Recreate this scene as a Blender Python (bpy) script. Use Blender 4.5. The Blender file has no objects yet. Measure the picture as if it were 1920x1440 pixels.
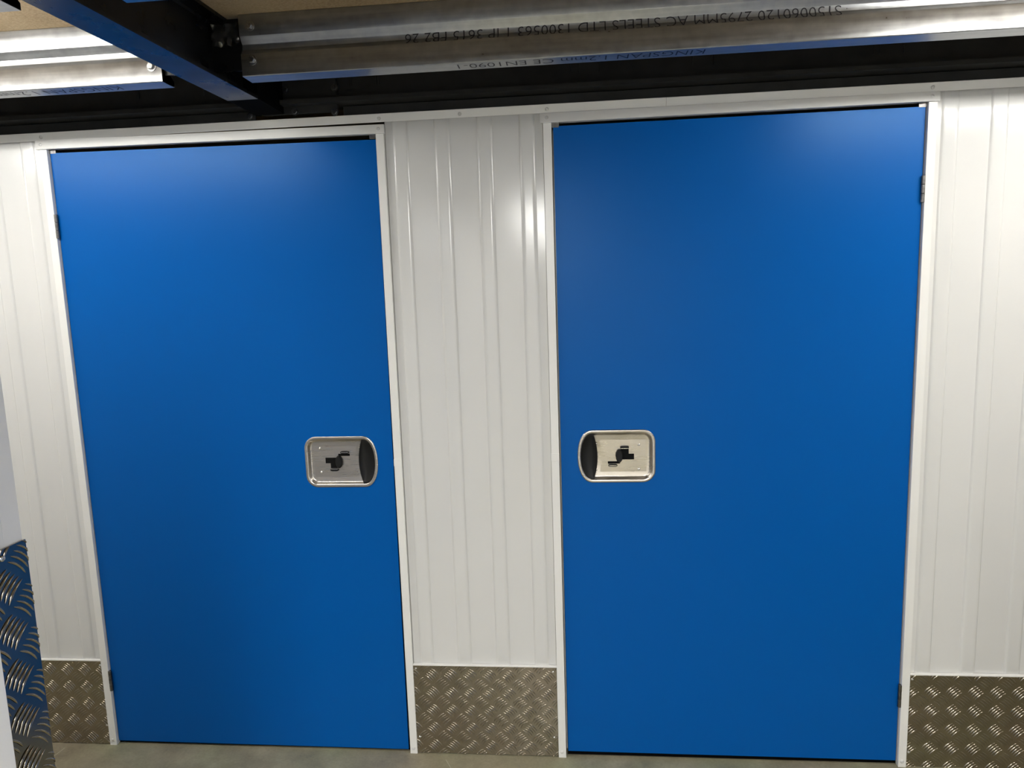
import bpy, bmesh, math, random
from mathutils import Vector, Matrix

random.seed(7)
SC = bpy.context.scene
COL = SC.collection

# ------------------------------------------------------------------ camera
F_PX, YAW, PITCH, ROLL = 1303.3426, -0.0912, 0.1353, 0.0327
CAM = Vector((0.05453, -2.15670, 1.56538))


def camera_axes():
    cy, sy, cp, sp = math.cos(YAW), math.sin(YAW), math.cos(PITCH), math.sin(PITCH)
    f = Vector((sy * cp, cy * cp, -sp))
    r = Vector((cy, -sy, 0.0))
    d = f.cross(r)
    c, s = math.cos(ROLL), math.sin(ROLL)
    return c * r + s * d, -s * r + c * d, f


_r, _d, _f = camera_axes()
cam_data = bpy.data.cameras.new('camera')
cam = bpy.data.objects.new('camera', cam_data)
COL.objects.link(cam)
m = Matrix((( _r.x, -_d.x, -_f.x), (_r.y, -_d.y, -_f.y), (_r.z, -_d.z, -_f.z))).to_4x4()
m.translation = CAM
cam.matrix_world = m
cam_data.sensor_width = 36.0
cam_data.lens = F_PX / 1920 * 36.0
cam_data.clip_start = 0.02
SC.camera = cam

# ------------------------------------------------------------------ world, exposure, lamp strengths
world = bpy.data.worlds.new('world')
SC.world = world
world.use_nodes = True
bg = world.node_tree.nodes['Background']
bg.inputs[0].default_value = (0.9, 0.95, 1.0, 1)
bg.inputs[1].default_value = 0.02
SC.view_settings.view_transform = 'Standard'
SC.view_settings.look = 'None'
SC.view_settings.gamma = 1
SC.view_settings.exposure = 0.0
LAMP_LEFT, LAMP_RIGHT, LAMP_REAR = 59.0, 71.0, 54.0
LAMP_COLOR = (1.0, 0.985, 0.94)


# ------------------------------------------------------------------ materials
def new_mat(name):
    mt = bpy.data.materials.new(name)
    mt.use_nodes = True
    nt = mt.node_tree
    return mt, nt, nt.nodes['Principled BSDF']


def noise(nt, scale, detail=3, mapscale=(1, 1, 1), rough=0.5):
    tc = nt.nodes.new('ShaderNodeTexCoord')
    mp = nt.nodes.new('ShaderNodeMapping')
    mp.inputs['Scale'].default_value = mapscale
    nz = nt.nodes.new('ShaderNodeTexNoise')
    nz.inputs['Scale'].default_value = scale
    nz.inputs['Detail'].default_value = detail
    nz.inputs['Roughness'].default_value = rough
    nt.links.new(tc.outputs['Object'], mp.inputs[0])
    nt.links.new(mp.outputs[0], nz.inputs['Vector'])
    return nz


def ramp(nt, src, stops):
    r = nt.nodes.new('ShaderNodeValToRGB')
    els = r.color_ramp.elements
    els[0].position, els[0].color = stops[0][0], (*stops[0][1], 1)
    els[1].position, els[1].color = stops[-1][0], (*stops[-1][1], 1)
    for p, c in stops[1:-1]:
        e = els.new(p)
        e.color = (*c, 1)
    nt.links.new(src, r.inputs[0])
    return r


def maprange(nt, src, a, b, fmin=0.3, fmax=0.7):
    n = nt.nodes.new('ShaderNodeMapRange')
    n.inputs[1].default_value, n.inputs[2].default_value = fmin, fmax
    n.inputs[3].default_value, n.inputs[4].default_value = a, b
    nt.links.new(src, n.inputs[0])
    return n


def bump(nt, src, bsdf, strength, dist=0.001):
    b = nt.nodes.new('ShaderNodeBump')
    b.inputs['Strength'].default_value = strength
    b.inputs['Distance'].default_value = dist
    nt.links.new(src, b.inputs['Height'])
    nt.links.new(b.outputs[0], bsdf.inputs['Normal'])
    return b


def simple(name, color, rough=0.4, metal=0.0, coat=0.0, spec=None, var=0.0, scale=40, mapscale=(1, 1, 1), bmp=0.0, rvar=0.0):
    mt, nt, b = new_mat(name)
    b.inputs['Base Color'].default_value = (*color, 1)
    b.inputs['Roughness'].default_value = rough
    b.inputs['Metallic'].default_value = metal
    if coat:
        b.inputs['Coat Weight'].default_value = coat
        b.inputs['Coat Roughness'].default_value = 0.12
    if spec is not None:
        b.inputs['Specular IOR Level'].default_value = spec
    nz = noise(nt, scale, 4, mapscale)
    if var:
        lo = tuple(c * (1 - var) for c in color)
        hi = tuple(min(1, c * (1 + var)) for c in color)
        r = ramp(nt, nz.outputs[0], [(0.3, lo), (0.7, hi)])
        nt.links.new(r.outputs[0], b.inputs['Base Color'])
    if rvar:
        q = maprange(nt, nz.outputs[0], max(0.02, rough - rvar), rough + rvar)
        nt.links.new(q.outputs[0], b.inputs['Roughness'])
    if bmp:
        bump(nt, nz.outputs[0], b, bmp)
    return mt


M = {}
M['white_sheet'] = simple('white_coated_sheet', (0.73, 0.725, 0.705), 0.16, coat=0.0, var=0.015, scale=3, bmp=0.05, rvar=0.03)
M['white_trim'] = simple('white_powder_coat', (0.86, 0.85, 0.82), 0.26, var=0.015, scale=6)
M['blue'] = simple('blue_coated_steel', (0.0, 0.098, 0.40), 0.32, spec=0.28, var=0.0, scale=2.0, rvar=0.02)
M['blue'].node_tree.nodes['Principled BSDF'].inputs['Specular Tint'].default_value = (0.42, 0.68, 1.0, 1)
M['black_steel'] = simple('black_painted_steel', (0.030, 0.030, 0.029), 0.42, spec=0.12, var=0.2, scale=14, rvar=0.06)
M['satin_black'] = simple('satin_black_steel', (0.007, 0.007, 0.0075), 0.30, spec=0.4, var=0.2, scale=14, rvar=0.05)
M['matt_black'] = simple('seal_and_shade_black', (0.004, 0.004, 0.004), 0.9, spec=0.02, var=0.2, scale=14)  # black for seals, and for shade in the door gaps and beam end
M['black_plastic'] = simple('black_plastic', (0.007, 0.007, 0.007), 0.5, spec=0.3, var=0.1, scale=60)
M['black_rubber'] = simple('black_rubber', (0.004, 0.004, 0.004), 0.9, spec=0.2, var=0.1, scale=60)
M['stainless'] = simple('brushed_stainless', (0.60, 0.56, 0.51), 0.28, metal=1.0, var=0.03, scale=30, mapscale=(0.3, 1, 8), rvar=0.012)
M['zinc'] = simple('zinc_screw', (0.75, 0.74, 0.72), 0.22, metal=1.0, var=0.1, scale=200)
M['galv_bolt'] = simple('galvanised_bolt', (0.4, 0.4, 0.39), 0.3, metal=1.0, var=0.3, scale=300)
M['dark_bolt'] = simple('dull_zinc_bolt', (0.16, 0.16, 0.16), 0.3, metal=1.0, var=0.4, scale=300)
M['white_screw'] = simple('painted_screw', (0.7, 0.69, 0.67), 0.2, var=0.05, scale=100)
M['hinge'] = simple('zinc_hinge', (0.17, 0.165, 0.16), 0.35, metal=1.0, var=0.3, scale=90)
M['ink'] = simple('black_ink', (0.012, 0.011, 0.016), 0.6, var=0.3, scale=300)
M['tread'] = simple('aluminium_tread_plate', (0.37, 0.33, 0.265), 0.18, metal=1.0, var=0.05, scale=12, rvar=0.02)
M['lamp_body'] = simple('lamp_body', (0.8, 0.8, 0.78), 0.4, var=0.02)

# galvanised steel: streaks along the joist and a faint spangle
mt, nt, b = new_mat('galvanised_steel')
b.inputs['Metallic'].default_value = 1.0
n1 = noise(nt, 60, 5, (0.06, 1, 1.6))
n2 = noise(nt, 45, 2, (1, 1, 1))
mix = nt.nodes.new('ShaderNodeMix'); mix.data_type = 'FLOAT'
mix.inputs[0].default_value = 0.4
nt.links.new(n1.outputs[0], mix.inputs[2]); nt.links.new(n2.outputs[0], mix.inputs[3])
r = ramp(nt, mix.outputs[0], [(0.3, (0.30, 0.31, 0.32)), (0.55, (0.40, 0.41, 0.415)), (0.75, (0.50, 0.50, 0.49))])
nt.links.new(r.outputs[0], b.inputs['Base Color'])
q = maprange(nt, mix.outputs[0], 0.27, 0.42)
nt.links.new(q.outputs[0], b.inputs['Roughness'])
bump(nt, n1.outputs[0], b, 0.12)
M['galv'] = mt

# chipboard deck
mt, nt, b = new_mat('chipboard')
n1 = noise(nt, 160, 5, (1, 1.6, 1), 0.7)
n2 = noise(nt, 5, 3)
mx = nt.nodes.new('ShaderNodeMix'); mx.data_type = 'FLOAT'; mx.inputs[0].default_value = 0.3
nt.links.new(n1.outputs[0], mx.inputs[2]); nt.links.new(n2.outputs[0], mx.inputs[3])
r = ramp(nt, mx.outputs[0], [(0.3, (0.30, 0.20, 0.10)), (0.5, (0.50, 0.37, 0.22)), (0.7, (0.62, 0.49, 0.31))])
nt.links.new(r.outputs[0], b.inputs['Base Color'])
b.inputs['Roughness'].default_value = 0.75
bump(nt, n1.outputs[0], b, 0.25)
M['chipboard'] = mt

# concrete floor: worn, scuffed, with pale scratches
mt, nt, b = new_mat('worn_concrete')
n1 = noise(nt, 9, 8, (1, 1, 1), 0.65)
n2 = noise(nt, 120, 6, (1, 1, 1), 0.7)
n3 = noise(nt, 3, 3, (1, 1, 1))
mx = nt.nodes.new('ShaderNodeMix'); mx.data_type = 'FLOAT'; mx.inputs[0].default_value = 0.3
nt.links.new(n1.outputs[0], mx.inputs[2]); nt.links.new(n2.outputs[0], mx.inputs[3])
r = ramp(nt, mx.outputs[0], [(0.34, (0.18, 0.165, 0.125)), (0.5, (0.265, 0.245, 0.185)), (0.66, (0.35, 0.325, 0.25))])
tint = ramp(nt, n3.outputs[0], [(0.35, (1.0, 0.93, 0.86)), (0.65, (0.93, 1.0, 0.82))])
ml = nt.nodes.new('ShaderNodeMix'); ml.data_type = 'RGBA'; ml.blend_type = 'MULTIPLY'; ml.inputs[0].default_value = 1
nt.links.new(r.outputs[0], ml.inputs[6]); nt.links.new(tint.outputs[0], ml.inputs[7])
nt.links.new(ml.outputs[2], b.inputs['Base Color'])
q = maprange(nt, n1.outputs[0], 0.35, 0.6)
nt.links.new(q.outputs[0], b.inputs['Roughness'])
bump(nt, n2.outputs[0], b, 0.15)
M['concrete'] = mt

M['scratch'] = simple('scratched_concrete', (0.42, 0.39, 0.30), 0.6, var=0.2, scale=90)
M['film'] = simple('dark_shrink_film', (0.03, 0.03, 0.03), 0.12, spec=0.8, var=0.3, scale=50, bmp=0.6)


def emissive(name, strength):
    mt, nt, b = new_mat(name)
    b.inputs['Base Color'].default_value = (0.9, 0.9, 0.9, 1)
    b.inputs['Emission Color'].default_value = (*LAMP_COLOR, 1)
    b.inputs['Emission Strength'].default_value = strength
    return mt


# ------------------------------------------------------------------ mesh helpers
def put(name, bm, mat, parent=None, smooth=False, recalc=True):
    if recalc:
        bmesh.ops.recalc_face_normals(bm, faces=bm.faces)
    me = bpy.data.meshes.new(name)
    bm.to_mesh(me)
    bm.free()
    for mm in (mat if isinstance(mat, (list, tuple)) else [mat]):
        me.materials.append(mm)
    if smooth:
        for p in me.polygons:
            p.use_smooth = True
        try:
            me.set_sharp_from_angle(angle=math.radians(35))
        except Exception:
            pass
    o = bpy.data.objects.new(name, me)
    COL.objects.link(o)
    if parent:
        o.parent = parent
        o.matrix_parent_inverse = Matrix.Translation(-parent.location) if parent.rotation_euler.y == 0 else Matrix.Identity(4)
    return o


def empty(name, loc=(0, 0, 0)):
    o = bpy.data.objects.new(name, None)
    o.location = loc
    o.empty_display_size = 0.05
    COL.objects.link(o)
    return o


def tag(o, label=None, cat=None, group=None, kind=None):
    if label: o['label'] = label
    if cat: o['category'] = cat
    if group: o['group'] = group
    if kind: o['kind'] = kind
    return o


def box(bm, x0, x1, y0, y1, z0, z1, bev=0.0):
    vs = [bm.verts.new((x, y, z)) for x in (x0, x1) for y in (y0, y1) for z in (z0, z1)]
    fs = [(0, 1, 3, 2), (4, 6, 7, 5), (0, 4, 5, 1), (2, 3, 7, 6), (0, 2, 6, 4), (1, 5, 7, 3)]
    faces = [bm.faces.new([vs[i] for i in f]) for f in fs]
    if bev:
        es = list({e for f in faces for e in f.edges})
        bmesh.ops.bevel(bm, geom=es, offset=bev, segments=2, affect='EDGES', profile=0.5)
    return bm


def BM(*boxes, bev=0.0):
    bm = bmesh.new()
    for bx in boxes:
        box(bm, *bx, bev=bev)
    return bm


def prism_xz(bm, pts, y0, y1):
    """polygon in x,z extruded from y0 (front) to y1"""
    a = [bm.verts.new((x, y0, z)) for x, z in pts]
    c = [bm.verts.new((x, y1, z)) for x, z in pts]
    bm.faces.new(a)
    bm.faces.new(list(reversed(c)))
    n = len(pts)
    for i in range(n):
        bm.faces.new((a[i], a[(i + 1) % n], c[(i + 1) % n], c[i]))
    return bm


def extrude_x(bm, prof, x0, x1, closed=True, cap=True):
    """profile of (y,z) swept from x0 to x1"""
    a = [bm.verts.new((x0, y, z)) for y, z in prof]
    c = [bm.verts.new((x1, y, z)) for y, z in prof]
    n = len(prof)
    for i in range(n if closed else n - 1):
        bm.faces.new((a[i], a[(i + 1) % n], c[(i + 1) % n], c[i]))
    if closed and cap:
        bm.faces.new(a)
        bm.faces.new(list(reversed(c)))
    return bm


def lathe(bm, prof, center, axis, seg=16):
    """prof list of (radius, height along axis)"""
    ax = Vector(axis).normalized()
    t = Vector((0, 0, 1)) if abs(ax.z) < 0.9 else Vector((1, 0, 0))
    u = ax.cross(t).normalized()
    w = ax.cross(u)
    c = Vector(center)
    rings = []
    for r_, h in prof:
        if r_ <= 1e-7:
            rings.append([bm.verts.new(c + ax * h)])
        else:
            rings.append([bm.verts.new(c + ax * h + (u * math.cos(k * 2 * math.pi / seg) + w * math.sin(k * 2 * math.pi / seg)) * r_) for k in range(seg)])
    for a, b_ in zip(rings, rings[1:]):
        for k in range(seg):
            k2 = (k + 1) % seg
            if len(a) == 1 and len(b_) > 1:
                bm.faces.new((a[0], b_[k], b_[k2]))
            elif len(b_) == 1 and len(a) > 1:
                bm.faces.new((a[k], a[k2], b_[0]))
            elif len(a) > 1:
                bm.faces.new((a[k], a[k2], b_[k2], b_[k]))
    return bm


def screw(parent, c, axis=(0, -1, 0), r=0.0052, h=0.003, mat='zinc', name='screw', washer=False):
    """domed head with a cross recess"""
    bm = bmesh.new()
    prof = [(r, 0), (r, h * 0.25), (r * 0.86, h * 0.65), (r * 0.55, h * 0.92), (r * 0.22, h), (r * 0.16, h * 0.45), (0, h * 0.4)]
    if washer:
        prof = [(r * 1.35, 0), (r * 1.35, h * 0.15), (r, h * 0.2)] + prof[1:]
    lathe(bm, prof, c, axis, 14)
    return put(name, bm, M[mat], parent, smooth=True)


def hex_bolt(parent, c, axis=(0, -1, 0), r=0.0095, h=0.007, mat='zinc'):
    bm = bmesh.new()
    lathe(bm, [(r * 1.45, 0), (r * 1.45, 0.0018), (0, 0.0018)], c, axis, 20)
    lathe(bm, [(r, 0.0018), (r, h * 0.9), (r * 0.88, h), (0, h)], c, axis, 6)
    return put('bolt', bm, M[mat], parent)


# ------------------------------------------------------------------ setting: floor, ceiling, walls
DECK = 2.273
XL, XR = -4.3, 3.2
YR = -6.6
fl = put('floor', BM((XL, XR, YR, 1.6, -0.12, 0.0)), M['concrete'])
tag(fl, 'worn olive brown concrete floor strip below the doors', 'floor', kind='structure')

cl = put('ceiling', BM((XL, XR, YR, 1.6, DECK, DECK + 0.022)), M['chipboard'])
tag(cl, 'pale brown chipboard deck overhead resting on the steel joists', 'ceiling', kind='structure')


def sheet(name, a, b, ribs, z0, z1, mapf, thick=0.0008, dish=0.0):
    """profiled sheet between a and b with shallow ribs; mapf(u, out, z) -> xyz"""
    RW, FW, H = 0.037, 0.0105, 0.0048
    us = [(a, 0)]
    for r0 in ribs:
        for du, h in ((-FW / 2, 0), (-FW / 6, H * 0.72), (FW / 6, H), (RW - FW / 6, H), (RW + FW / 6, H * 0.72), (RW + FW / 2, 0)):
            if a < r0 + du < b:
                us.append((r0 + du, h))
    us.append((b, 0))
    us2 = []
    for (u0, h0), (u1, h1) in zip(us, us[1:]):
        us2.append((u0, h0))
        if u1 - u0 > 0.03:
            for k in range(1, 6):
                us2.append((u0 + (u1 - u0) * k / 6, h0))
    us2.append(us[-1])
    zs = [z0, z0 + 0.004, z0 + 0.012] + [z0 + 0.012 + (z1 - z0 - 0.012) * k / 40 for k in range(1, 37)]
    zt = zs[-1]
    zs += [zt + (z1 - zt) * k / 14 for k in range(1, 15)]
    bm = bmesh.new()
    rows = []
    for z in zs:
        k = min(1.0, (z - z0) / 0.012)
        e = math.exp(-((z1 - z) / 0.035) ** 2) * dish
        rows.append([bm.verts.new(mapf(u, h * (0.35 + 0.65 * k) - e, z)) for u, h in us2])
    for r0, r1 in zip(rows, rows[1:]):
        for i in range(len(us2) - 1):
            bm.faces.new((r0[i], r0[i + 1], r1[i + 1], r1[i]))
    return put(name, bm, M['white_sheet'], smooth=True, recalc=False)


front = lambda u, out, z: (u, 0.006 - out, z)
P = 0.1308
w = sheet('wall_center', -0.5068, -0.0264, [-0.4795, -0.3505, -0.2205, -0.0925], 0.318, 2.085, front)
tag(w, 'white ribbed steel wall sheet between the two blue doors', 'wall', kind='structure')
w = sheet('wall_right', 1.087, XR, [1.1135 + k * 0.1335 for k in range(14)], 0.316, 2.085, front, dish=0.004)
tag(w, 'white ribbed steel wall sheet right of the right blue door', 'wall', kind='structure')
w = sheet('wall_left', XL, -1.62, [-1.693 - k * P for k in range(19)][::-1], 0.316, 2.085, front)
tag(w, 'white ribbed steel wall sheet left of the left blue door', 'wall', kind='structure')

# unit rooms behind and the ends of the passage (seen only in reflections and gaps)
w = put('wall_back', BM((XL, XR, 1.5, 1.56, 0, DECK)), M['white_sheet']); tag(w, 'plain wall at the back of the storage units', 'wall', kind='structure')
w = put('wall_end_left', BM((XL - 0.05, XL, YR, 1.56, 0, DECK)), M['white_sheet']); tag(w, 'plain wall closing the passage on the left', 'wall', kind='structure')
w = put('wall_end_right', BM((XR, XR + 0.05, YR, 1.56, 0, DECK)), M['white_sheet']); tag(w, 'plain wall closing the passage on the right', 'wall', kind='structure')
w = put('wall_rear', BM((XL, XR, YR - 0.05, YR, 0, DECK)), M['white_sheet']); tag(w, 'plain wall far behind the viewpoint', 'wall', kind='structure')

# near partitions either side of the aisle the camera stands in
NX, NY = -0.7183, -1.2870          # outer corner of the near left partition
RX = 0.92
side = lambda u, out, z: (NX - 0.006 + out, u, z)
w = sheet('wall_near_left', -1.358, NY + 0.0, [-1.349], 0.0, 2.10, side)
tag(w, 'white steel partition end at the left edge above the tall checker plate', 'wall', kind='structure')
w = put('wall_front_left', BM((XL, NX - 0.001, NY - 0.03, NY, 0, 2.10)), M['white_sheet'])
tag(w, 'white partition running left from the near corner', 'wall', kind='structure')
w = put('wall_front_right', BM((RX, XR, NY - 0.03, NY, 0, 2.10)), M['white_sheet'])
tag(w, 'white partition running right beyond the frame', 'wall', kind='structure')
w = put('wall_near_right', BM((RX, RX + 0.03, YR, NY - 0.03, 0, 2.10)), M['white_sheet'])
tag(w, 'white partition along the aisle on the right', 'wall', kind='structure')
w = put('wall_aisle_left', BM((NX - 0.036, NX - 0.006, YR, -2.37, 0, 2.10)), M['white_sheet'])
tag(w, 'white partition along the aisle on the left', 'wall', kind='structure')

# ------------------------------------------------------------------ door frames and trims
JX = {1: (-1.6240, -1.5990, -0.5328, -0.5082), 2: (-0.0250, 0.0, 1.0662, 1.0905)}


def frame(n, name, side_word):
    a, b_, c, d = JX[n]
    t = empty(name, ((a + d) / 2, 0, 0))
    tag(t, 'white steel frame around the %s blue door' % side_word, 'door frame', kind='structure')
    hz = (2.0527, 2.0455, 2.0805, 2.0725) if n == 1 else (2.0505, 2.0525, 2.0785, 2.0785)
    for x0, x1, inner in ((a, b_, 1), (c, d, -1)):
        bm = BM((x0, x1, -0.008, 0.045, 0.0, 2.052), bev=0.0008)
        # return stop behind the leaf
        if inner > 0: box(bm, x1 - 0.001, x1 + 0.006, 0.0415, 0.045, 0, 2.05)
        else: box(bm, x0 - 0.006, x0 + 0.001, 0.0415, 0.045, 0, 2.05)
        j = put('jamb', bm, M['white_trim'], t)
        # the splice sleeve halfway up the inner jambs
        if (n == 1 and inner < 0) or (n == 2 and inner > 0):
            z0, z1 = (1.0112, 1.0343) if n == 1 else (1.0234, 1.0476)
            bm = BM((x0 - 0.0006, x1 + 0.0004, -0.0092, -0.0075, z0, z1), bev=0.0003)
            put('splice_sleeve', bm, M['white_trim'], j)
        xm = (x0 + x1) / 2 - 0.001
        screw(j, (xm, -0.008, 0.0205), r=0.0058, mat='white_screw')
    bm = bmesh.new()
    xa, xd = a - 0.0085, d + 0.0035
    prism_xz(bm, [(xa, hz[0]), (xd, hz[1]), (xd, hz[3]), (xa, hz[2])], -0.0105, 0.0)
    bmesh.ops.bevel(bm, geom=list(bm.edges), offset=0.0009, segments=2, affect='EDGES')
    for v in bm.verts:
        if v.co.y < -0.005 and v.co.z < (hz[0] + hz[2]) / 2: v.co.y -= 0.004
    # return of the head going back over the leaf
    prism_xz(bm, [(a, hz[0] + 0.001), (d, hz[1] + 0.001), (d, hz[1] + 0.004), (a, hz[0] + 0.004)], -0.002, 0.012)
    h = put('door_head', bm, M['white_trim'], t)
    for k, x in enumerate(((-1.6144, -0.5225) if n == 1 else (-0.0129, 1.0731))):
        zz = (hz[0] + hz[2]) / 2 if k == 0 else (hz[1] + hz[3]) / 2
        screw(h, (x, -0.0115, zz), r=0.0055, mat='white_screw')
    # small corner brackets seen in the gap above the leaf
    for s, x in ((1, b_), (-1, c)):
        x0, x1 = sorted((x, x + s * 0.022))
        put('corner_bracket', BM((x0, x1, 0.002, 0.03, (hz[0] if s > 0 else hz[1]) - 0.012, (hz[0] if s > 0 else hz[1]) + 0.0005)), M['hinge'], h)
    return t


frame(1, 'trim_1', 'left')
frame(2, 'trim_2', 'right')


def top_trim(name, x0, x1, screws, label):
    bm = bmesh.new()
    z0, z1 = 2.0795, 2.1015
    extrude_x(bm, [(-0.0070, z0), (-0.0150, z1), (-0.0140, z1 + 0.0012), (0.030, z1 + 0.0012), (0.030, z1), (-0.0125, z1 - 0.0004), (-0.0055, z0)], x0, x1)
    o = put(name, bm, M['white_trim'])
    tag(o, label, 'trim', kind='structure')
    for x in screws:
        screw(o, (x, -0.0112, 2.0892), axis=(0, -1, -0.33), r=0.0052, h=0.0035, mat='white_screw')
    return o


top_trim('trim_3', XL, 0.335, [-2.15, -1.6103, -0.5185, -0.2724, -0.0123], 'white angle trim capping the wall, long left run')
top_trim('trim_4', 0.3356, XR, [1.0735, 1.65, 2.2], 'white angle trim capping the wall, right run past the seam')
# J-shaped edge strips where the wall sheets meet the kick plates
for n, (x0, x1, z, wd) in enumerate(((XL, -1.6242, 0.3176, 'left'), (-0.508, -0.0252, 0.3215, 'centre'), (1.0907, XR, 0.3160, 'right'))):
    o = put('trim_%d' % (5 + n), BM((x0, x1, -0.0062, 0.004, z, z + 0.0042), bev=0.0006), M['white_trim'])
    tag(o, 'thin white edge strip on top of the %s checker kick plate' % wd, 'trim', kind='structure')

# ------------------------------------------------------------------ latch outline
LW, LH = 0.122, 0.0853


def latch_outline(n_arc=10):
    """closed outline (u,v); the finger-cup end bulges to +u"""
    r1, pts = 0.040, []
    for cx_, cz_, a0 in ((-LW + r1, LH - r1, 180), (None, None, None)):
        if cx_ is None: continue
        for k in range(n_arc + 1):
            a = math.radians(a0 - 90 * k / n_arc)
            pts.append((cx_ + r1 * math.cos(a), cz_ + r1 * math.sin(a)))
    # top straight to the shoulder, then the big arc
    for k in range(1, 8):
        pts.append((-LW + r1 + (0.072 - (-LW + r1)) * k / 8, LH))
    # shoulder round + bulge as a superellipse-like quarter
    for k in range(0, 33):
        a = math.radians(90 - 180 * k / 32)
        ca, sa = math.cos(a), math.sin(a)
        u = 0.072 + 0.050 * (abs(ca) ** 0.86)
        v = LH * (abs(sa) ** 0.92) * (1 if sa >= 0 else -1)
        pts.append((u, v))
    for k in range(1, 8):
        pts.append((0.072 - (0.072 + LW - r1) * k / 8, -LH))
    for k in range(n_arc + 1):
        a = math.radians(270 - 90 * k / n_arc)
        pts.append((-LW + r1 + r1 * math.cos(a), -LH + r1 + r1 * math.sin(a)))
    out = [pts[0]]
    for p_ in pts[1:]:
        if (Vector(p_) - Vector(out[-1])).length > 0.0012:
            out.append(p_)
    return out


def inset(pts, d):
    n, out = len(pts), []
    for i in range(n):
        p0, p1 = Vector(pts[i - 1]), Vector(pts[(i + 1) % n])
        t = (p1 - p0).normalized()
        nrm = Vector((t.y, -t.x))       # outline runs clockwise: this points inward
        out.append(tuple(Vector(pts[i]) + nrm * d))
    return out


OUT = latch_outline()


def loft(bm, loops):
    rings = [[bm.verts.new((u, y, v)) for u, v in pts] for pts, y in loops]
    n = len(rings[0])
    for a, b_ in zip(rings, rings[1:]):
        for i in range(n):
            bm.faces.new((a[i], a[(i + 1) % n], b_[(i + 1) % n], b_[i]))
    return rings


def crescent(shrink=0.0):
    """black finger cup region between pan edge and rim"""
    pts = []
    z1 = 0.0735
    k = 1 - shrink
    cx = 0.086
    for i in range(21):                        # outer bulge, top to bottom
        t = i / 20
        a = math.radians(90 - 180 * t)
        u = 0.071 + 0.0415 * abs(math.cos(a)) ** 0.8
        v = z1 * math.sin(a)
        pts.append((cx + (u - cx) * k, v * k))
    for i in range(1, 20):                     # inner bow, bottom to top
        t = i / 20
        v = -z1 + 2 * z1 * t
        u = 0.071 - 0.0125 * (1 - (v / z1) ** 2)
        pts.append((cx + (u - cx) * k, v * k))
    return pts


def local_put(name, bm, mat, parent, smooth=False):
    bmesh.ops.recalc_face_normals(bm, faces=bm.faces)
    me = bpy.data.meshes.new(name)
    bm.to_mesh(me); bm.free()
    me.materials.append(mat)
    if smooth:
        for p in me.polygons: p.use_smooth = True
        try: me.set_sharp_from_angle(angle=math.radians(40))
        except Exception: pass
    o = bpy.data.objects.new(name, me)
    COL.objects.link(o)
    o.parent = parent
    return o


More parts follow.
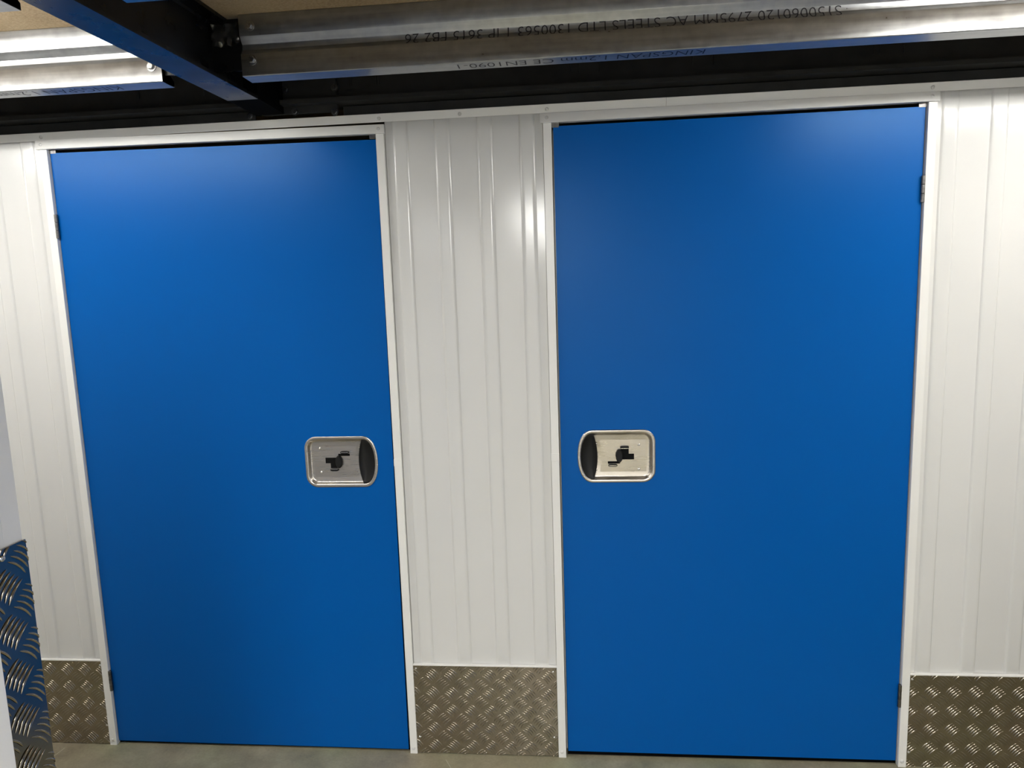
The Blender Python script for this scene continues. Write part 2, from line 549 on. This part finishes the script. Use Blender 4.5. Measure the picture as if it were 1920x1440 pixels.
def build_latch(parent, cx, cz, rot):
    bm = bmesh.new()
    prof = [(0.0, 0.0005), (0.0004, -0.0016), (0.0016, -0.0028), (0.004, -0.0032), (0.0085, -0.0030), (0.0108, -0.0018),
            (0.0132, 0.0015), (0.0150, 0.0050), (0.0172, 0.0072), (0.0200, 0.0080)]
    rings = loft(bm, [(inset(OUT, d), y) for d, y in prof])
    bm.faces.new(rings[-1])
    # faint raised plateau line inside the pan
    o = local_put('latch_plate', bm, M['stainless'], parent, smooth=True)
    o.location = Vector((cx, 0.003, cz)) - parent.location
    o.rotation_euler = (0, rot, 0)
    tag(o, 'brushed stainless recessed latch plate')
    # inner raised land of the pan
    bm = bmesh.new()
    pr = [(-0.094, -0.052), (0.052, -0.052), (0.047, -0.02), (0.046, 0.02), (0.051, 0.052), (-0.094, 0.052)]
    prism_xz(bm, pr, 0.0070, 0.0082)
    bmesh.ops.bevel(bm, geom=list(bm.edges), offset=0.0006, segments=2, affect='EDGES')
    local_put('latch_pan', bm, M['stainless'], o)
    # finger cup
    bm = bmesh.new()
    rings = loft(bm, [(crescent(0), 0.0066), (crescent(0), -0.0024), (crescent(0.05), -0.0026), (crescent(0.12), -0.0006), (crescent(0.3), 0.0030), (crescent(0.6), 0.0056), (crescent(0.85), 0.0062)])
    bm.faces.new(rings[-1])
    local_put('finger_cup', bm, M['black_plastic'], o, smooth=True)
    # slot and lever
    bm = bmesh.new()
    prism_xz(bm, [(-0.056, -0.006), (-0.020, -0.006), (-0.020, 0.0125), (-0.056, 0.0125)], 0.0062, 0.0075)
    prism_xz(bm, [(-0.0395, -0.0225), (-0.014, -0.0225), (-0.014, -0.0055), (-0.0395, -0.0055)], 0.0061, 0.0075)
    prism_xz(bm, [(-0.012, 0.0180), (0.0265, 0.0180), (0.0265, 0.0255), (-0.012, 0.0255)], 0.0062, 0.0075)
    local_put('slot', bm, M['black_rubber'], o)
    bm = bmesh.new()
    n = 14
    ell = [(-0.0095 + 0.0115 * math.cos(2 * math.pi * k / n), -0.0005 + 0.0215 * math.sin(2 * math.pi * k / n)) for k in range(n)]
    ell2 = [(-0.0095 + 0.0085 * math.cos(2 * math.pi * k / n), -0.0005 + 0.0180 * math.sin(2 * math.pi * k / n)) for k in range(n)]
    rr = loft(bm, [(ell, 0.0070), (ell, 0.0), (ell2, -0.0040)])
    bm.faces.new(rr[-1])
    local_put('lever', bm, M['black_plastic'], o, smooth=True)
    bm = bmesh.new()
    for (u0, u1, v0, v1, y0) in ((-0.0400, -0.0125, -0.0320, -0.0235, 0.0010), (-0.0035, 0.0250, 0.0265, 0.0345, 0.0010)):
        n = 16
        pts = [((u0 + u1) / 2 + (u1 - u0) / 2 * math.copysign(abs(math.cos(2 * math.pi * k / n)) ** 0.5, math.cos(2 * math.pi * k / n)),
                (v0 + v1) / 2 + (v1 - v0) / 2 * math.copysign(abs(math.sin(2 * math.pi * k / n)) ** 0.7, math.sin(2 * math.pi * k / n))) for k in range(n)]
        prism_xz(bm, pts, y0, 0.0075)
    local_put('padlock_eye', bm, M['black_plastic'], o, smooth=True)
    bm = bmesh.new()
    prism_xz(bm, [(-0.037, -0.0255), (-0.015, -0.0255), (-0.015, -0.0238), (-0.037, -0.0238)], 0.0002, 0.002)
    prism_xz(bm, [(-0.001, 0.0300), (0.0225, 0.0300), (0.0225, 0.0318), (-0.001, 0.0318)], 0.0002, 0.002)
    local_put('shackle_pin', bm, M['zinc'], o)
    for u, v in ((-0.0712, 0.0440), (-0.0715, -0.0355), (0.0640, 0.0435), (0.0632, -0.0385)):
        bm = bmesh.new()
        lathe(bm, [(0.0047, 0), (0.0047, 0.001), (0.0036, 0.0028), (0.0016, 0.0036), (0.0008, 0.002), (0, 0.002)], (u, 0.0072 if u < 0 else 0.0035, v), (0, -1, 0), 14)
        local_put('screw', bm, M['zinc'], o, smooth=True)
    return o


def build_door(name, corners, latch, rot, hinge_x, label):
    """corners: BL, BR, TR, TL in x,z on the leaf face"""
    (x0, z0), (x1, z1), (x2, z2), (x3, z3) = corners
    cx, cz = latch
    t = empty(name, ((x0 + x1) / 2, 0.003, z0))
    tag(t, label, 'door', kind='structure')
    bm = bmesh.new()
    Y0, TH = 0.003, 0.028
    outer = [bm.verts.new((x, Y0, z)) for x, z in corners]
    hole = [bm.verts.new((cx + (u if rot == 0 else -u), Y0, cz + (v if rot == 0 else -v))) for u, v in inset(OUT, 0.003)]
    es = [bm.edges.new((outer[i], outer[(i + 1) % 4])) for i in range(4)]
    eh = [bm.edges.new((hole[i], hole[(i + 1) % len(hole)])) for i in range(len(hole))]
    bmesh.ops.triangle_fill(bm, edges=es + eh, use_beauty=True)
    back = [bm.verts.new((x, Y0 + TH, z)) for x, z in corners]
    for i in range(4):
        bm.faces.new((outer[i], outer[(i + 1) % 4], back[(i + 1) % 4], back[i]))
    bm.faces.new(back)
    hb = [bm.verts.new((v.co.x, Y0 + 0.02, v.co.z)) for v in hole]
    for i in range(len(hole)):
        bm.faces.new((hole[i], hole[(i + 1) % len(hole)], hb[(i + 1) % len(hole)], hb[i]))
    put('leaf', bm, M['blue'], t)
    # black strips: side seals, and shade of the open gaps put into colour
    put('seal_and_gap_shade', BM((x0 - 0.0022, x1 + 0.0002, 0.012, 0.030, 0.0005, z0 + 0.004), (x0 - 0.0022, x0, 0.010, 0.030, 0.001, z3), (x1, x1 + 0.0035, 0.010, 0.030, 0.001, z2)), M['matt_black'], t)
    build_latch(t, cx, cz, rot)
    for zc in (1.813, 0.2445):
        bm = bmesh.new()
        for k in range(3):
            a, b_ = -0.0378 + k * 0.0254, -0.0378 + (k + 1) * 0.0254 - 0.0009
            lathe(bm, [(0, a), (0.0052, a), (0.0058, a + 0.0008), (0.0058, b_ - 0.0008), (0.0052, b_), (0, b_)], (hinge_x, -0.0035, zc), (0, 0, 1), 14)
        put('hinge', bm, M['hinge'], t, smooth=True)
    return t


d1 = build_door('door_1', [(-1.5965, 0.0115), (-0.5415, 0.0085), (-0.5365, 2.0315), (-1.5965, 2.0425)], (-0.7105, 1.0248), 0, -1.5975,
                'left blue steel storage door with latch near its right edge')
d2 = build_door('door_2', [(0.0075, 0.0180), (1.0622, 0.0160), (1.0628, 2.0420), (0.0052, 2.0425)], (0.1795, 1.0338), math.pi, 1.0630,
                'right blue steel storage door with latch near its left edge')

# aisle door beside the near partition (its white jamb shows at the lower left edge)
t = empty('trim_8', (NX, -1.37, 0)); tag(t, 'white door jamb at the left edge beside the tall checker plate', 'door frame', kind='structure')
put('jamb', BM((NX - 0.04, NX + 0.010, -1.384, -1.3575, 0, 2.1), bev=0.001), M['white_trim'], t)
put('jamb', BM((NX - 0.04, NX + 0.010, -2.37, -2.344, 0, 2.1), bev=0.001), M['white_trim'], t)
o = put('door_3', BM((NX - 0.034, NX - 0.004, -2.342, -1.386, 0.012, 2.04)), M['blue']); tag(o, 'blue storage door on the aisle, left of the viewpoint', 'door', kind='structure')
o = put('door_4', BM((RX - 0.004, RX - 0.001, -2.45, -1.45, 0.012, 2.04)), M['blue']); tag(o, 'blue storage door on the aisle, right of the viewpoint', 'door', kind='structure')


# ------------------------------------------------------------------ checker kick plates
def bar_pts(L=0.0385, Wd=0.0033, H=0.0016, sag=0.0036, n=8):
    """one curved lens bar along local s, bulging to local t"""
    rows = []
    for i in range(n + 1):
        q = -1 + 2 * i / n
        wd = Wd / 2 * math.sqrt(max(0.0, 1 - q ** 2)) ** 0.8 + 0.00008
        hh = H * (1 - abs(q) ** 3) + 0.00001
        s, t0 = q * L / 2, sag * (1 - q * q) - sag * 0.5
        rows.append([(s, t0 + wd * k, hh * (1 - k * k) ** 0.8 if abs(k) < 1 else -0.0001) for k in (-1, -0.6, 0, 0.6, 1)])
    return rows


BAR = bar_pts()


def tread_plate(name, w_, h_, place, phase, label, group=None, pitch=(0.0651, 0.0643), flip=False):
    """place(u, v, out) -> xyz; u to the right, v up, out towards the viewer"""
    bm = bmesh.new()
    q = [bm.verts.new(place(*c)) for c in ((0, 0, 0), (w_, 0, 0), (w_, h_, 0), (0, h_, 0))]
    q2 = [bm.verts.new(place(*c)) for c in ((0, 0, -0.0035), (w_, 0, -0.0035), (w_, h_, -0.0035), (0, h_, -0.0035))]
    bm.faces.new(q)
    bm.faces.new(list(reversed(q2)))
    for i in range(4):
        bm.faces.new((q[i], q[(i + 1) % 4], q2[(i + 1) % 4], q2[i]))
    pu, pv = pitch
    phase = (phase[0] % pu, phase[1] % pv)
    c45 = math.sqrt(0.5)
    step = 0.0082
    rows_n = len(BAR)
    for gi in range(-2, int(w_ / pu) + 3):
        for gj in range(-2, int(h_ / pv) + 3):
            for kind in (0, 1):
                gu = phase[0] + gi * pu + kind * pu / 2
                gv = phase[1] + gj * pv + kind * pv / 2
                # kind 0: bars run down to the right; kind 1: up to the right
                sd = (c45, -c45) if kind == 0 else (c45, c45)
                td = (c45, c45) if kind == 0 else (-c45, c45)
                for b_ in range(5):
                    off = (b_ - 2) * step
                    cu, cv = gu + td[0] * off, gv + td[1] * off
                    if cu < -0.03 or cu > w_ + 0.03 or cv < -0.03 or cv > h_ + 0.03: continue
                    grid, keep = [], True
                    for row in BAR:
                        line = []
                        for s, t_, hh in row:
                            u = cu + sd[0] * s + td[0] * t_
                            v = cv + sd[1] * s + td[1] * t_
                            cl_ = (u < 0 or u > w_ or v < 0 or v > h_)
                            u = min(max(u, 0.0), w_); v = min(max(v, 0.0), h_)
                            line.append((u, v, hh, cl_))
                        grid.append(line)
                    if all(c[3] for line in grid for c in line): continue
                    vg = [[bm.verts.new(place(c[0], c[1], c[2])) for c in line] for line in grid]
                    for i in range(rows_n - 1):
                        for k in range(4):
                            cs = (grid[i][k], grid[i][k + 1], grid[i + 1][k + 1], grid[i + 1][k])
                            if all(c[3] for c in cs): continue
                            bm.faces.new((vg[i][k], vg[i][k + 1], vg[i + 1][k + 1], vg[i + 1][k]))
    me = bpy.data.meshes.new(name)
    bm.normal_update()
    bm.to_mesh(me); bm.free()
    me.materials.append(M['tread'])
    for p in me.polygons: p.use_smooth = True
    me.set_sharp_from_angle(angle=math.radians(50))
    o = bpy.data.objects.new(name, me)
    COL.objects.link(o)
    tag(o, label, 'kick plate', group)
    return o


def wall_place(x0, z0):
    return lambda u, v, out: (x0 + u, -0.0035 - out, z0 + v)


# phases = centre of one group of bars that run down to the right
kp = tread_plate('kick_plate', 0.4822, 0.3185, wall_place(-0.5080, 0.0030), (0.063, 0.2834), 'aluminium checker kick plate on the wall between the two blue doors')
for x, z in ((-0.4994, 0.3100), (-0.0378, 0.3050), (-0.4976, 0.0601), (-0.0391, 0.0700)):
    screw(kp, (x, -0.0035, z), r=0.0042, h=0.0026)
kp = tread_plate('kick_plate', 1.10, 0.3150, wall_place(1.0908, 0.0012), (0.0371, 0.2899), 'aluminium checker kick plate right of the right blue door')
for x, z in ((1.0993, 0.3010), (1.0988, 0.0497), (1.9, 0.301)):
    screw(kp, (x, -0.0035, z), r=0.0042, h=0.0026)
kp = tread_plate('kick_plate', 0.86, 0.3150, wall_place(-2.4844, 0.0026), (0.6638, 0.2815), 'aluminium checker kick plate left of the left blue door')
for x, z in ((-1.6303, 0.3011), (-1.6314, 0.0729)):
    screw(kp, (x, -0.0035, z), r=0.0042, h=0.0026)
# tall corner guard on the near partition, faces +x; u runs away from the camera (towards +y)
cg = tread_plate('corner_guard', 0.0700, 1.238, lambda u, v, out: (NX + 0.0038 + out - max(0.0, 0.0155 - u) * 0.09, NY - 0.0700 + u, 0.004 + v), (0.0625, 1.0888), 'tall aluminium checker plate at the left edge mirroring the blue door')
for y, z in ((-1.3290, 1.2300), (-1.3290, 0.65), (-1.3290, 0.08)):
    screw(cg, (NX + 0.0038, y, z), axis=(1, 0, 0), r=0.0042, h=0.0026)

# ------------------------------------------------------------------ steel beams
def ibeam_prof(c, z0, z1, wdt, tf=0.009, tw=0.007):
    a = wdt / 2
    return [(c - a, z0), (c + a, z0), (c + a, z0 + tf), (c + tw / 2 + 0.004, z0 + tf + 0.001), (c + tw / 2, z0 + tf + 0.006), (c + tw / 2, z1 - tf - 0.006), (c + tw / 2 + 0.004, z1 - tf - 0.001), (c + a, z1 - tf),
            (c + a, z1), (c - a, z1), (c - a, z1 - tf), (c - tw / 2 - 0.004, z1 - tf - 0.001), (c - tw / 2, z1 - tf - 0.006), (c - tw / 2, z0 + tf + 0.006), (c - tw / 2 - 0.004, z0 + tf + 0.001), (c - a, z0 + tf)]


JY = -0.363
JOISTS = [JY - 0.52 * k for k in range(0, 12)]


def cross_beam(xc, label, y0=-2.6):
    bm = bmesh.new()
    prof = ibeam_prof(xc, 2.1115, DECK - 0.0005, 0.0885)
    # the beam runs very slightly askew to the wall
    a = [bm.verts.new((x + 0.048 * y0, y0, z)) for x, z in prof]
    c = [bm.verts.new((x + 0.048 * -0.205, -0.205, z)) for x, z in prof]
    n = len(prof)
    for i in range(n):
        bm.faces.new((a[i], a[(i + 1) % n], c[(i + 1) % n], c[i]))
    bm.faces.new(a); bm.faces.new(list(reversed(c)))
    o = put('steel_beam', bm, M['satin_black'])
    tag(o, label, 'beam')
    return o


cb = cross_beam(-0.840, 'black steel beam coming forward overhead between the two joist bays')
for jy in JOISTS[:3]:
    for x0, x1 in ((-0.871, -0.722), (-1.035, -0.881)):
        put('cleat', BM((x0, x1, jy + 0.0135, jy + 0.0205, 2.1425, 2.268)), M['satin_black'], cb)

put('beam_end_shade', BM((-0.893, -0.805, -0.2045, -0.030, 2.1125, DECK - 0.0005)), M['matt_black'], cb)  # added block, its matt black stands in for shade at the beam end

# edge beam above the wall
bm = bmesh.new()
prof = ibeam_prof(-0.010, 2.1335, 2.300, 0.094, tf=0.0125)
extrude_x(bm, prof, XL + 0.01, XR - 0.01)
eb = put('steel_beam', bm, M['black_steel'])
tag(eb, 'long black steel beam running along the top of the wall', 'beam')
# splice plate and bolts where the two beams meet
put('splice_plate', BM((-0.872, -0.640, -0.028, -0.0145, 2.112, 2.262), bev=0.001), M['black_steel'], eb)
for x, z in ((-0.800, 2.183), (-0.648, 2.180), (-0.775, 2.117), (-0.652, 2.110)):
    hex_bolt(eb, (x + 0.004, -0.028 if z > 2.15 else -0.03, z), r=0.0075, h=0.006, mat='dark_bolt')
# thin dark upright pins along the edge beam face
for px in (-0.5965, -0.520, -0.512, 0.060, 0.085, 0.145, 0.410, 0.465, 0.470, 0.910, 0.925, 0.990, -1.06, -1.035, -1.27, -1.275):
    bm = bmesh.new()
    lathe(bm, [(0, 0), (0.0018, 0.003), (0.0018, 0.03), (0, 0.03)], (px, -0.015, 2.184), (0, 0, 1), 8)
    put('dark_pin', bm, M['black_steel'], eb, smooth=True)

# black head channel lying on the trim
for x0, x1, lb in ((XL + 0.02, -0.905, 'black steel channel on the wall trim above the left door'), (-0.628, XR - 0.02, 'black steel channel on the wall trim above the right door')):
    bm = bmesh.new()
    extrude_x(bm, [(-0.006, 2.1030), (-0.006, 2.1305), (0.040, 2.1305), (0.040, 2.1285), (-0.004, 2.1285), (-0.004, 2.1030)], x0, x1)
    o = put('head_channel', bm, M['black_steel'])
    tag(o, lb, 'channel')
    if x0 < -2:
        hex_bolt(o, (-0.922, -0.006, 2.117), r=0.006, h=0.004, mat='dark_bolt')

# ------------------------------------------------------------------ galvanised sigma joists
Z0J, Z1J, T, FLG = 2.1235, 2.2728, 0.0016, 0.056
WEB = [(0.0015, 0.0), (0.0, 0.0020), (0.0, 0.0530), (0.0008, 0.0545), (0.0112, 0.0655), (0.0125, 0.0670), (0.0125, 0.0795), (0.0118, 0.0812), (0.0010, 0.0960), (0.0, 0.0978), (0.0, 0.1473), (0.0015, 0.1493)]


def recess_y(zrel):
    if zrel < 0.0530: return 0.0
    if zrel < 0.0670: return 0.0125 * (zrel - 0.0530) / 0.0140
    if zrel < 0.0800: return 0.0125
    if zrel < 0.0970: return 0.0125 * (0.0970 - zrel) / 0.0170
    return 0.0


def joist_mesh(x0, x1, jy):
    outer = [(jy + FLG, 0.014), (jy + FLG, 0.0012), (jy + FLG - 0.0012, 0.0)] + [(jy + y, z) for y, z in WEB] + [(jy + FLG - 0.0012, 0.1493), (jy + FLG, 0.1481), (jy + FLG, 0.135)]
    inner = [(jy + FLG - T, 0.135), (jy + FLG - T, 0.1493 - T)] + [(jy + y + T, min(max(z, T), 0.1493 - T)) for y, z in reversed(WEB)] + [(jy + FLG - T, T), (jy + FLG - T, 0.014)]
    # drop near duplicates
    pts = []
    for p_ in outer + inner:
        if not pts or (Vector(p_) - Vector(pts[-1])).length > 1e-5:
            pts.append(p_)
    bm = bmesh.new()
    extrude_x(bm, [(y, z + Z0J) for y, z in pts], x0, x1)
    bmesh.ops.triangulate(bm, faces=[f for f in bm.faces if len(f.verts) > 4])
    return bm


def text_mesh(body, size, width, fn, name, parent, crease=None):
    """flat text turned to mesh; fn(a, b) maps reading distance a and letter height b to world"""
    cu = bpy.data.curves.new('t', 'FONT')
    cu.body = body
    cu.size = size
    cu.offset = -0.011 * size / 0.72 * 0.7
    cu.resolution_u = 3
    ob = bpy.data.objects.new('t', cu)
    COL.objects.link(ob)
    bpy.context.view_layer.update()
    dg = bpy.context.evaluated_depsgraph_get()
    me = bpy.data.meshes.new_from_object(ob.evaluated_get(dg))
    bpy.data.objects.remove(ob)
    bm = bmesh.new()
    bm.from_mesh(me)
    bpy.data.meshes.remove(me)
    xs = [v.co.x for v in bm.verts]
    k = width / (max(xs) - min(xs))
    a0 = min(xs)
    # one object per word: words are told apart by the blank between them
    spans = sorted((min(v.co.x for v in f.verts), max(v.co.x for v in f.verts)) for f in bm.faces)
    words = [list(spans[0])]
    for u0, u1 in spans[1:]:
        if u0 - words[-1][1] > 0.27 * size:
            words.append([u0, u1])
        else:
            words[-1][1] = max(words[-1][1], u1)
    for w0, w1 in words:
        wb = bm.copy()
        bmesh.ops.delete(wb, geom=[v for v in wb.verts if not (w0 - 1e-4 <= v.co.x <= w1 + 1e-4)], context='VERTS')
        for c in (crease or []):
            bmesh.ops.bisect_plane(wb, geom=wb.verts[:] + wb.edges[:] + wb.faces[:], plane_co=(0, c, 0), plane_no=(0, 1, 0))
        for v in wb.verts:
            v.co = fn((v.co.x - a0) * k, v.co.y)
        put(name, wb, M['ink'], parent, recalc=False)
    bm.free()


def joist(x0, x1, jy, label, bolts=()):
    o = put('steel_joist', joist_mesh(x0, x1, jy), M['galv'], smooth=True)
    tag(o, label, 'joist')
    for x in bolts:
        for zr in (0.0385, 0.1195):
            hex_bolt(o, (x, jy, Z0J + zr), r=0.0085, h=0.009, mat='galv_bolt')
    return o


ja = joist(-0.772, 2.023, JOISTS[0], 'galvanised joist with printed lettering overhead above the right door', bolts=(-0.743,))
jb = joist(-3.782, -0.9865, JOISTS[0], 'brightly lit galvanised joist overhead above the left door', bolts=(-1.012,))
jc = joist(-0.772, 2.023, JOISTS[1], 'second galvanised joist from the wall, right of the black beam', bolts=(-0.743,))
jd = joist(-3.782, -0.9865, JOISTS[1], 'second galvanised joist from the wall, its cut end at the top left corner', bolts=(-1.012,))
for k, jy in enumerate(JOISTS[2:], 2):
    for x0, x1, wd in ((-0.772, 2.023, 'right'), (-3.782, -0.9865, 'left')):
        o = joist(x0, x1, jy, 'galvanised joist behind the viewpoint in the %s bay, row %s from the wall' % (wd, ['', '', 'three', 'four', 'five', 'six', 'seven', 'eight', 'nine', 'ten', 'eleven', 'twelve'][k]))

ZB, ZT_ = 0.0530, 0.0800      # rows of the lettering inside the groove, letter tops point down


def web_fn(xstart):
    def fn(a, b_):
        zr = ZT_ - b_
        return Vector((xstart - a, JOISTS[0] + recess_y(zr) - 0.0005, Z0J + zr))
    return fn


WT = 'S150060120 2795MM AC STEELS LTD 1300563 1 IP 3615 FB2 26'
text_mesh(WT, 0.0385, 1.047, web_fn(0.697), 'printed_text', ja, crease=[ZT_ - 0.0670])


def lip_fn(xstart, jy):
    return lambda a, b_: Vector((xstart - a, jy + 0.010 + b_, Z0J - 0.0004))


text_mesh('KINGSPAN 1.2mm CE EN1090-1', 0.047, 0.607, lip_fn(0.385, JOISTS[0]), 'printed_text', ja)
text_mesh('KINGSPAN 1.2mm CE EN1090-1', 0.047, 0.607, lip_fn(-1.118, JOISTS[0]), 'printed_text', jb)

# crumpled dark film wrapped on the cleat beside the joist end
bm = bmesh.new()
nx, nz = 7, 5
gv = []
rnd = random.Random(3)
for i in range(nx + 1):
    col = []
    for j in range(nz + 1):
        x = -0.842 + 0.070 * i / nx
        z = 2.198 + 0.052 * j / nz
        y = JOISTS[0] - 0.004 + rnd.uniform(-0.006, 0.006)
        col.append(bm.verts.new((x + rnd.uniform(-.002, .002), y, z + rnd.uniform(-.002, .002))))
    gv.append(col)
for i in range(nx):
    for j in range(nz):
        bm.faces.new((gv[i][j], gv[i + 1][j], gv[i + 1][j + 1], gv[i][j + 1]))
ret = bmesh.ops.solidify(bm, geom=bm.faces[:], thickness=0.0012)
bmesh.ops.subdivide_edges(bm, edges=bm.edges[:], cuts=1, smooth=0.6, use_grid_fill=True)
fo = put('wrapping_film', bm, M['film'], smooth=True)
tag(fo, 'crumpled dark plastic film beside the end of the lettered joist', 'plastic film')


# ------------------------------------------------------------------ luminaires
def batten(x0, x1, y0, y1, zb, zt, strength, label):
    """zt: surface the fitting is fixed to, zb: underside of the diffuser"""
    alongx = (x1 - x0) > (y1 - y0)
    t = empty('batten_light', ((x0 + x1) / 2, (y0 + y1) / 2, zt))
    tag(t, label, 'ceiling light')
    zm = zb + 0.028
    put('housing', BM((x0, x1, y0, y1, zm, zt - 0.0002), bev=0.002), M['lamp_body'], t)
    e = 0.004
    bm = bmesh.new()
    lo, hi = ((y0, y1) if alongx else (x0, x1))
    c, hw = (lo + hi) / 2, (hi - lo) / 2 - 0.001
    prof = [(c + hw * math.cos(a), zm - (zm - zb) * math.sin(a) ** 0.6) for a in [math.pi * k / 12 for k in range(13)]]
    if alongx:
        extrude_x(bm, prof, x0 + e, x1 - e)
    else:
        a_ = [bm.verts.new((x, y0 + e, z)) for x, z in prof]
        b_ = [bm.verts.new((x, y1 - e, z)) for x, z in prof]
        for i in range(len(prof)):
            bm.faces.new((a_[i], a_[(i + 1) % len(prof)], b_[(i + 1) % len(prof)], b_[i]))
        bm.faces.new(a_); bm.faces.new(list(reversed(b_)))
    put('diffuser', bm, emissive('lit_diffuser', strength), t, smooth=True)
    return t


batten(-2.30, -1.035, -0.815, -0.752, 2.170, DECK, LAMP_LEFT, 'lit batten light on the deck in the left bay behind the black beam')
batten(0.98, 2.18, -0.815, -0.752, 2.190, DECK, LAMP_RIGHT, 'lit batten light on the deck in the right bay above the frame')
batten(-4.10, -2.90, -0.815, -0.752, 2.190, DECK, LAMP_LEFT, 'added unseen fill batten farther along the left bay beyond the frame')  # added fill lamp, out of view, brightens the lower left wall
batten(-0.33, -0.03, -3.70, -2.50, 2.070, Z0J - 0.0005, LAMP_REAR, 'lit batten light along the aisle behind the viewpoint')
batten(-0.33, -0.03, -5.90, -4.70, 2.070, Z0J - 0.0005, LAMP_REAR, 'lit batten light farthest along the aisle behind the viewpoint')

# ------------------------------------------------------------------ scratches on the floor
for pts, lb in (([(-0.405, -0.035), (-0.375, -0.085), (-0.34, -0.17)], 'pale scratch line on the concrete in front of the centre kick plate'),
                ([(-1.78, -0.03), (-1.80, -0.16), (-1.81, -0.3)], 'pale scratch line on the concrete at the lower left')):
    bm = bmesh.new()
    wd = 0.0013
    l = [bm.verts.new((x - wd, y, 0.0004)) for x, y in pts]
    r_ = [bm.verts.new((x + wd, y, 0.0004)) for x, y in pts]
    for i in range(len(pts) - 1):
        bm.faces.new((l[i], r_[i], r_[i + 1], l[i + 1]))
    put('scratch', bm, M['scratch'], fl)
